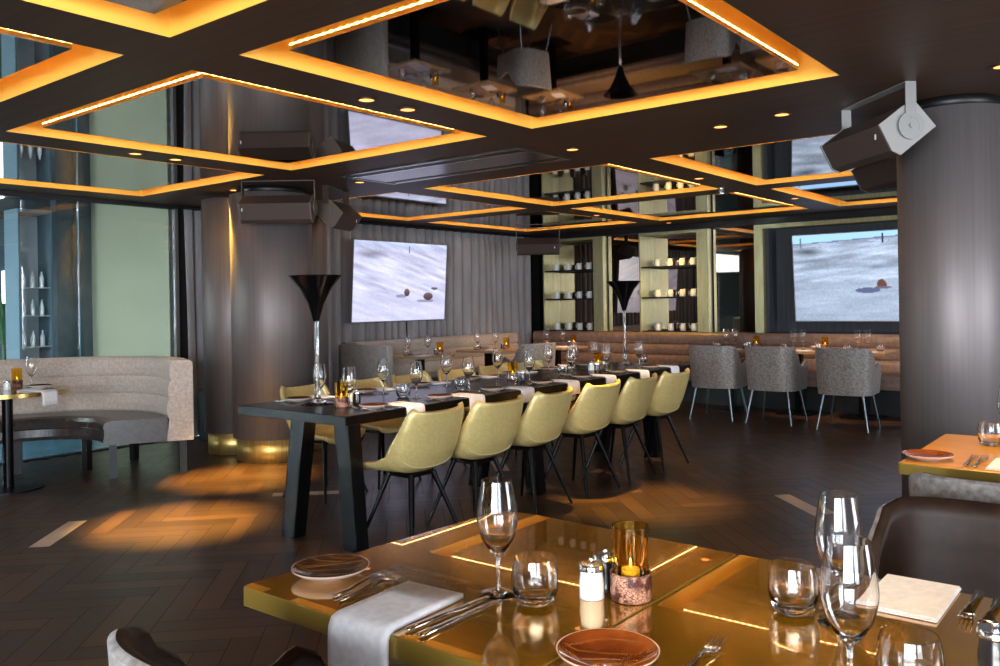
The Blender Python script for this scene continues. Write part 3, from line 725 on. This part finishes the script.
for k, y in enumerate((4.0, 4.55, 5.1, 5.65, 6.2, 6.75)):
    CH.put((-4.80, y, 0), -PI/2+(.1 if k == 0 else random.uniform(-.06, .06)), 'gold leather shell chair on the curtain side of the long table, %s one' % ordn[k], 'gold chairs at the long table')

# ---------------------------------------------------------------- velvet tub chairs (front = +y)
def plan(t, off=0.0):
    """t -1..1 around the U, left arm front to right arm front"""
    a = abs(t); s_ = 1 if t > 0 else -1
    if a > .52: k = (a-.52)/.48; x, y = .285-.012*k, -.10+.34*k; nx, ny = 1, 0
    else:
        th = (a/.52)*PI/2; x, y = .285*math.sin(th)**.72 if th > 0 else 0, -.10-.19*math.cos(th)**.72 if th < PI/2 else -.10
        nx, ny = math.sin(th), -math.cos(th)
    L_ = math.hypot(nx, ny); return s_*(x-off*nx/L_), y-off*ny/L_
TOP = [(0, .835), (.30, .835), (.42, .82), (.50, .765), (.60, .655), (.70, .618), (.82, .648), (.90, .668), (.96, .65), (1, .60)]
def topz(a):
    return interp(TOP, min(1, a))[0]
def make_tub():
    r = thing('tub_chair', (0, 0, 0), 0, '', 'chair')
    def outer(u, v):
        t = u*2-1; x, y = plan(t); zt = topz(abs(t)); z = .36+(zt-.36)*v; k = .93+.07*v**.8
        return (x*k, y*k-.015*v, z)
    def inner(u, v):
        t = u*2-1; x, y = plan(t, .032); zt = topz(abs(t))-.001; z = .40+(zt-.40)*v; k = .93+.07*v**.8
        return (x*k, y*k-.015*v, z)
    NU, NV = 64, 12
    m_ = MB(); m_.grid(outer, NU, NV)
    def rim(u, v):
        o_ = Vector(outer(u, 1)); i_ = Vector(inner(u, 1)); p = o_.lerp(i_, v); p.z += .008*math.sin(PI*v); return tuple(p)
    m_.grid(lambda u, v: rim(u, v*.4), NU, 3); m_.grid(lambda u, v: rim(u, .4+v*.6), NU, 3, mi=1)
    def under(u, v):
        o_ = Vector(outer(u, 0)); return tuple(o_.lerp(Vector((0, -.03, .36)), v))
    m_.grid(under, NU, 1)
    for u in (0, 1): m_.grid(lambda a, b: tuple(Vector(outer(u, b)).lerp(Vector(inner(u, b)), a)), 2, NV)
    m_.build('shell', [M['velvet'], M['brown_leather']], r)
    MB().grid(inner, NU, NV).build('lining', M['brown_leather'], r, solid=.006, off=0)
    b = MB(); pl_ = []
    for k in range(41):
        t = -1+k/20; x, y = plan(t, .05); pl_.append((x*.94, y*.94))
    b.prism(pl_, .36, .455, 'z'); b.build('seat', M['brown_leather'], r)
    for sx in (-1, 1):
        for sy, yy in ((-1, -.2), (1, .17)):
            MB().rod((sx*.19, yy, .37), (sx*.25, yy+sy*.06, 0), .014, .009).build('leg', M['leg_grey'], r)
    return r
TUB = Proto(make_tub())
TUB.put((-4.13, 9.20, 0), .05, 'grey velvet tub chair at the back tables, left one of three', 'velvet tub chairs')
TUB.put((-3.47, 9.23, 0), .0, 'grey velvet tub chair at the back tables, middle one of three', 'velvet tub chairs')
TUB.put((-2.69, 9.17, 0), .03, 'grey velvet tub chair at the back tables, right one of three', 'velvet tub chairs')
TUB.put((-1.13, .94, 0), .06, 'velvet tub chair tucked under the front gold table, cut off by the bottom edge', 'velvet tub chairs')
TUB.put((-.34, 2.12, 0), PI-.04, 'tub chair showing its dark brown leather inside behind the front gold table', 'velvet tub chairs')
TUB.put((-.37, 2.97, 0), .03, 'velvet tub chair at the gold table beside the right hand column', 'velvet tub chairs')
TUB.put((-6.5, 8.75, 0), PI/2-.3, 'velvet tub chair at the middle small table by the curtain banquette', 'velvet tub chairs')

# ---------------------------------------------------------------- tableware prototypes
wg = MB().lathe([(.0, 0), (.039, 0), (.040, .002), (.020, .006), (.006, .012), (.0042, .03), (.004, .07), (.007, .082), (.022, .098), (.035, .12), (.0425, .15), (.0430, .165), (.040, .195), (.0345, .225), (.0325, .24), (.0318, .24), (.0338, .225), (.0392, .195), (.0420, .165), (.0415, .15), (.034, .1215), (.021, .101), (.006, .090), (.0, .088)], 40)
wg = wg.build('wine_glass', M['glass']); tag(wg, '', 'glass'); WG = Proto(wg)
tb = MB().lathe([(.0, 0), (.030, 0), (.038, .006), (.046, .028), (.0480, .048), (.046, .072), (.0415, .092), (.0405, .092), (.0445, .072), (.0462, .048), (.044, .030), (.034, .016), (.0, .014)], 40)
tb = tb.build('water_tumbler', M['glass']); tag(tb, '', 'glass'); TB = Proto(tb)
def make_candle():
    r = thing('candle_holder', (0, 0, 0), 0, '', 'candle holder')
    MB().lathe([(.0, 0.001), (.0405, 0.001), (.042, .004), (.042, .056), (.0375, .056), (.0375, .004), (.0, .004)], 36).build('snakeskin_base', M['snake'], r)
    MB().lathe([(.0, .006), (.0365, .006), (.0375, .15), (.0355, .15), (.0345, .010), (.0, .010)], 36).build('amber_glass', M['amber_glass'], r)
    cd_ = MB().lathe([(.0, .011), (.019, .011), (.019, .062), (.0, .062)], 24).build('candle', M['wax'], r)
    MB().lathe([(.0, .064), (.0022, .068), (.0026, .073), (.0, .084)], 12).build('flame', M['flame'], cd_)
    return r
CN = Proto(make_candle())
def grinder(name, body):
    r = thing(name, (0, 0, 0), 0, '', 'shaker')
    MB().lathe([(.0, 0), (.0255, 0), (.026, .004), (.025, .006), (.0258, .03), (.0225, .055), (.0, .055)], 32).build('body', body, r)
    MB().lathe([(.0, .055), (.0235, .055), (.0262, .058), (.0262, .066), (.024, .070), (.0, .070)], 32).build('cap', M['chrome'], r)
    MB().lathe([(.0, .070), (.004, .070), (.0062, .075), (.005, .080), (.0, .082)], 16).build('knob', M['chrome'], r)
    return r
SA = Proto(grinder('salt_shaker', M['ceramic'])); PE = Proto(grinder('pepper_shaker', M['pepper']))
def plate(name, glaze):
    r = thing(name, (0, 0, 0), 0, '', 'plate')
    MB().lathe([(.0, .0), (.045, .0), (.048, .003), (.074, .011), (.0865, .0195), (.0875, .0225), (.0860, .0222), (.073, .0140), (.05, .0078), (.0, .0070)], 56).build('dish', M['glaze_rim'], r)
    MB().lathe([(.0, .0075), (.05, .0085), (.074, .0150), (.0850, .0222), (.0840, .0230), (.072, .0165), (.05, .0100), (.0, .0095)], 56).build('glaze', glaze, r)
    return r
PB = Proto(plate('bread_plate', M['brown_glaze'])); PA = Proto(plate('bread_plate', M['amber_glaze']))
def strip(path, name=None):
    """path: list of (y, z, halfwidth, thickness)"""
    vs_ = []; f_ = []
    for y, z, hw, th in path: vs_ += [(-hw, y, z), (-hw*.6, y, z+th), (hw*.6, y, z+th), (hw, y, z), (hw*.6, y, z-th*.4), (-hw*.6, y, z-th*.4)]
    for i in range(len(path)-1):
        for k in range(6): f_.append([i*6+k, i*6+(k+1) % 6, i*6+6+(k+1) % 6, i*6+6+k])
    f_.append(list(range(6))[::-1]); f_.append([(len(path)-1)*6+k for k in range(6)])
    return MB().add(vs_, f_, True)
def fork_mesh():
    m_ = strip([(-.10, .003, .007, .002), (-.095, .003, .0095, .0025), (-.06, .004, .008, .0025), (0, .010, .004, .0025), (.025, .012, .0035, .0025), (.042, .009, .008, .002), (.05, .006, .0125, .0016), (.062, .005, .0130, .0015)])
    for k in range(4):
        x = -.0105+k*.007; b = strip([(.06, .005, .0022, .0014), (.08, .006, .0020, .0013), (.104, .013, .0011, .001)]); b.v = [(p[0]+x, p[1], p[2]) for p in b.v]
        m_.add(b.v, b.f, True)
    return m_.build('fork', M['silver'])
def knife_mesh():
    return strip([(-.115, .004, .006, .002), (-.11, .004, .0095, .003), (-.06, .004, .0085, .003), (-.01, .004, .006, .003), (0, .004, .007, .0016), (.02, .004, .0095, .0012), (.08, .004, .010, .001), (.11, .004, .0075, .0008), (.122, .004, .001, .0006)]).build('knife', M['silver'])
FK = Proto(tag(fork_mesh(), '', 'fork')); KN = Proto(tag(knife_mesh(), '', 'knife'))
nb = napkin_flat(.145, .23, .008).build('napkin', M['linen'])
NP = Proto(tag(nb, '', 'napkin'))
def drape(w_, on, hang, thick=.008):
    """napkin lying on the top (local y>0) and hanging over the edge at y=0"""
    path = [(on, .001), (on*.5, .001)]
    for k in range(7): a = PI/2*k/6; path.append((-.004-.012*math.sin(a)+.012, -.011+.012*math.cos(a)))
    path = [(on, .0015), (on*.6, .0015), (on*.25, .0015), (.006, .0015), (-.005, -.002), (-.010, -.012), (-.012, -.04), (-.012, -hang*.6), (-.014, -hang)]
    vs_ = []; f_ = []
    def nrm(i):
        a = Vector(path[max(i-1, 0)]); b = Vector(path[min(i+1, len(path)-1)]); d = (b-a).normalized(); return Vector((d.y, -d.x))
    W = 9
    for side in (0, 1):
        for i, p in enumerate(path):
            for k in range(W):
                x = -w_/2+w_*k/(W-1); q = Vector(p)
                if side: q = q+nrm(i)*(-thick) if False else q+(-nrm(i))*-thick
                if side: q = Vector(p)-nrm(i)*(-thick)*-1 if False else Vector(p)+(nrm(i) if nrm(i).y > 0 or nrm(i).x < 0 else -nrm(i))*thick
                vs_.append((x*(1-.06*(i < 4)*i*.1), q.x, q.y))
    n_ = len(path); o = n_*W
    for i in range(n_-1):
        for k in range(W-1):
            f_.append([i*W+k, i*W+k+1, (i+1)*W+k+1, (i+1)*W+k]); f_.append([o+i*W+k, o+(i+1)*W+k, o+(i+1)*W+k+1, o+i*W+k+1])
        f_.append([i*W, (i+1)*W, o+(i+1)*W, o+i*W]); f_.append([i*W+W-1, o+i*W+W-1, o+(i+1)*W+W-1, (i+1)*W+W-1])
    for k in range(W-1):
        f_.append([k, o+k, o+k+1, k+1]); e = (n_-1)*W; f_.append([e+k, e+k+1, o+e+k+1, o+e+k])
    return MB().add(vs_, f_, True)
DR = Proto(tag(drape(.15, .20, .09).build('napkin', M['linen']), '', 'napkin'))

# ---------------------------------------------------------------- front gold tables
Z = .7505
PB.put((-1.505, 1.262, Z), .3, 'brown glazed bread plate with pale rim at the left corner of the front gold table')
PA.put((-.762, 1.235, Z), 0, 'amber brown glazed plate at the bottom edge on the seam of the front gold tables')
o = tag(drape(.15, .215, .26, .010).build('napkin', M['linen']), 'white linen napkin hanging over the front edge of the left gold table', 'napkin')
o.location = (-1.222, 1.102, Z); o.rotation_euler = (0, 0, .06)
for x, y, rz, s in ((-1.395, 1.268, .10, 'left'), (-1.362, 1.258, .06, 'right')):
    FK.put((x, y, Z), rz, 'steel fork beside the hanging napkin on the left gold table, %s of two' % s, 'forks on the front tables')
for x, y, rz, s in ((-1.125, 1.24, -.05, 'left'), (-1.09, 1.235, 0.0, 'right')):
    KN.put((x, y, Z), rz, 'steel knife between hanging napkin and wine glass, %s of two' % s, 'knives on the front tables')
WG.put((-1.118, 1.385, Z), 0, 'tall wine glass on the left gold table beside the rounded tumbler', 'wine glasses')
TB.put((-1.028, 1.392, Z), 0, 'rounded clear tumbler on the left gold table beside the salt shaker', 'tumblers')
SA.put((-.952, 1.485, Z), 0, 'white salt shaker with chrome cap on the left gold table')
PE.put((-.962, 1.555, Z), 0, 'dark pepper shaker with chrome cap hidden behind the white salt shaker')
CN.put((-.883, 1.525, Z), 0, 'amber glass candle holder in snakeskin base on the front gold table', 'candle holders')
TB.put((-.592, 1.645, Z), 0, 'rounded clear tumbler in the middle of the right gold table', 'tumblers')
TB.put((-.328, 1.405, Z), 0, 'rounded clear tumbler cut off at the bottom right edge', 'tumblers')
WG.put((-.397, 1.34, Z), 0, 'wine glass nearest the camera on the right gold table', 'wine glasses')
WG.put((-.503, 1.64, Z), 0, 'wine glass standing behind the nearest one on the right gold table', 'wine glasses')
FK.put((-.638, 1.31, Z), .02, 'steel fork tines up at the bottom edge right of the amber plate', 'forks on the front tables')
NP.put((-.43, 1.853, Z), .0, 'folded pinkish white napkin at the far side of the right gold table', 'napkins')
FK.put((-.322, 1.87, Z), PI+.03, 'steel fork right of the folded napkin on the right gold table, left of two', 'forks on the front tables')
FK.put((-.285, 1.85, Z), PI+.02, 'steel fork right of the folded napkin on the right gold table, right of two', 'forks on the front tables')
KN.put((-.575, 1.80, Z), PI-.1, 'steel knife lying behind the middle tumbler on the right gold table, left of two', 'knives on the front tables')
KN.put((-.545, 1.80, Z), PI-.06, 'steel knife lying behind the middle tumbler on the right gold table, right of two', 'knives on the front tables')
PE.put((-.238, 1.57, Z), 0, 'dark pepper shaker at the right edge of the front gold table')
SA.put((-.215, 1.70, Z), 0, 'white salt shaker at the right edge of the front gold table')
# table at the right column
PA.put((-.735, 3.47, Z), .5, 'amber brown plate on the corner of the gold table by the column')
TB.put((-.60, 3.93, Z), 0, 'rounded tumbler on the gold table by the right column', 'tumblers')
WG.put((-.545, 4.02, Z), 0, 'wine glass at the right photo edge on the gold table by the column', 'wine glasses')
FK.put((-.600, 3.49, Z), .0, 'fork on the gold table by the column, left of two', 'forks on the column table')
FK.put((-.570, 3.49, Z), -.03, 'fork on the gold table by the column, right of two', 'forks on the column table')
NP.put((-.46, 3.48, Z), 0, 'folded napkin on the gold table by the right column', 'napkins')

# ---------------------------------------------------------------- the long table's settings
pos6 = ['nearest', 'second', 'third', 'fourth', 'fifth', 'farthest']
seat_y = (3.50, 4.07, 4.62, 5.2, 5.74, 6.29, 6.85)
pos8 = ['nearest', 'second nearest', 'third nearest', 'fourth nearest', 'fifth nearest', 'sixth nearest', 'farthest', 'last']
for k, y in enumerate(seat_y):
    for side, sx in (('near', 1), ('curtain', -1)):
        X = -4.065; e = 'at the long table, %s side, %s setting' % (side, pos8[k])
        gp = ' on the long table'
        DR.put((X+sx*.485, y+.16, Z), PI/2 if sx > 0 else -PI/2, 'white napkin draped over the edge '+e, 'napkins'+gp)
        FK.put((X+sx*.37, y-.13, Z), PI/2 if sx > 0 else -PI/2, 'fork '+e, 'forks'+gp)
        KN.put((X+sx*.37, y+.055, Z), PI/2 if sx > 0 else -PI/2, 'knife '+e, 'knives'+gp)
        PB.put((X+sx*.35, y-.04, Z), 0, 'small brown plate '+e, 'plates'+gp)
for k, (x, y) in enumerate(((-3.87, 3.41), (-3.87, 3.98), (-3.87, 4.50), (-3.87, 5.21), (-3.87, 5.79), (-3.87, 6.33), (-3.87, 6.9))):
    WG.put((x, y, Z), 0, 'wine glass on the near side of the long black table, %s of that row' % pos8[k], 'wine glasses')
for k, (x, y) in enumerate(((-4.25, 3.50), (-4.25, 4.05), (-4.25, 4.69), (-4.25, 5.3), (-4.25, 6.0), (-4.25, 6.4), (-4.3, 6.82))):
    WG.put((x, y, Z), 0, 'wine glass on the curtain side of the long black table, %s of that row' % pos8[k], 'wine glasses')
for k, (x, y) in enumerate(((-3.98, 3.97), (-3.93, 4.49), (-3.87, 5.0), (-4.0, 5.85), (-4.0, 6.5), (-4.0, 7.2), (-4.34, 3.80))):
    TB.put((x, y, Z), 0, 'clear tumbler on the long black table, %s' % ('by the first near chair', 'by the second near chair', 'by the third near chair', 'by the fifth near chair', 'beyond the last gold chair', 'beside the far cone vase', 'beside the near cone vase')[k], 'tumblers')
for x, y, s in ((-3.93, 3.40, 'nearest'), (-4.0, 5.17, 'middle'), (-4.06, 6.5, 'farthest')):
    CN.put((x, y, Z), 0, 'amber candle holder on the long black table, %s of three' % s, 'candle holders')
for x, y, s in ((-4.02, 3.60, 'nearest'), (-4.02, 5.32, 'middle'), (-3.98, 6.35, 'farthest')):
    SA.put((x-.08, y+.03, Z), 0, 'white salt shaker on the long black table beside the %s candle' % s, 'shakers on the long table')
    PE.put((x, y, Z), 0, 'dark pepper shaker on the long black table beside the %s candle' % s, 'shakers on the long table')
def make_cone():
    r = thing('cone_vase', (0, 0, 0), 0, '', 'vase')
    MB().lathe([(.0, 0), (.098, 0), (.10, .004), (.06, .014), (.022, .035), (.016, .06), (.024, .085), (.016, .11), (.012, .2), (.012, .36), (.014, .5), (.016, .512), (.0, .512)], 40).build('glass_stem', M['glass'], r)
    MB().lathe([(.0, .512), (.018, .512), (.026, .54), (.05, .62), (.098, .715), (.165, .795), (.162, .797), (.094, .722), (.045, .632), (.015, .56), (.0, .55)], 48).build('black_cone', M['black_glass'], r)
    return r
CV = Proto(make_cone())
CV.put((-4.19, 3.43, Z), 0, 'tall black cone vase on a glass stem, near end of the long table', 'cone vases')
CV.put((-4.17, 7.16, Z), 0, 'tall black cone vase on a glass stem, far end of the long table', 'cone vases')

# ---------------------------------------------------------------- back tables' settings
for n_, tx in (('left', -4.33), ('middle', -3.50), ('right', -2.78)):
    WG.put((tx-.02, 9.92, Z), 0, 'wine glass on the %s back table, left of two' % n_, 'wine glasses')
    WG.put((tx+.08, 9.96, Z), 0, 'wine glass on the %s back table, right of two' % n_, 'wine glasses')
    TB.put((tx-.10, 9.82, Z), 0, 'tumbler on the %s back table, left of the wine glasses' % n_, 'tumblers')
    TB.put((tx+.19, 10.02, Z), 0, 'tumbler on the %s back table, right of the wine glasses' % n_, 'tumblers')
    NP.put((tx+.1, 9.78, Z), PI/2, 'folded napkin on the %s back table' % n_, 'napkins')
    PB.put((tx-.2, 10.2, Z), 0, 'brown bread plate on the %s back table' % n_, 'plates on the back tables')
    if n_ != 'right':
        CN.put((tx+.27, 10.15, Z), 0, 'amber candle holder on the %s back table' % n_, 'candle holders')
        (PE if n_ == 'left' else SA).put((tx+.2, 10.13, Z), 0, '%s shaker on the %s back table' % ('dark pepper' if n_ == 'left' else 'white salt', n_))
for n_, tx, ty in (('nearest the clad column', -7.08, 7.35), ('middle', -7.06, 8.62), ('corner', -6.62, 9.55)):
    WG.put((tx-.12, ty-.08, Z), 0, 'wine glass on the %s curtain side table, left of two' % n_, 'wine glasses')
    WG.put((tx+.02, ty+.12, Z), 0, 'wine glass on the %s curtain side table, right of two' % n_, 'wine glasses')
    TB.put((tx-.05, ty-.17, Z), 0, 'tumbler on the %s curtain side table' % n_, 'tumblers')
    NP.put((tx+.15, ty-.08, Z), .3, 'folded napkin on the %s curtain side table' % n_, 'napkins')
    CN.put((tx+.14, ty+.2, Z), 0, 'amber candle holder on the %s curtain side table' % n_, 'candle holders')
    PE.put((tx+.06, ty+.22, Z), 0, 'dark pepper shaker on the %s curtain side table' % n_)
    PB.put((tx-.18, ty+.1, Z), 0, 'brown bread plate on the %s curtain side table' % n_, 'plates on the curtain side tables')
# round table
CN.put((-7.22, 2.90, Z), 0, 'amber candle holder on the round table', 'candle holders')
WG.put((-7.15, 2.98, Z), 0, 'wine glass on the round table behind the candle holder', 'wine glasses')
WG.put((-7.22, 2.70, Z), 0, 'wine glass on the round table at the left photo edge', 'wine glasses')
SA.put((-7.05, 2.76, Z), 0, 'white salt shaker on the round table')
PB.put((-7.0, 2.98, Z), 0, 'brown bread plate on the round table')
NP.put((-6.86, 2.86, Z), .9, 'white folded napkin on the round table', 'napkins')
KN.put((-6.88, 3.02, Z), .6, 'knife on the round table beside the plate')
o = tag(drape(.14, .12, .10, .006).build('napkin', M['linen']), 'white napkin hanging over the right edge of the round table', 'napkin')
o.location = (-6.605, 2.876, Z); o.rotation_euler = (0, 0, 1.9)
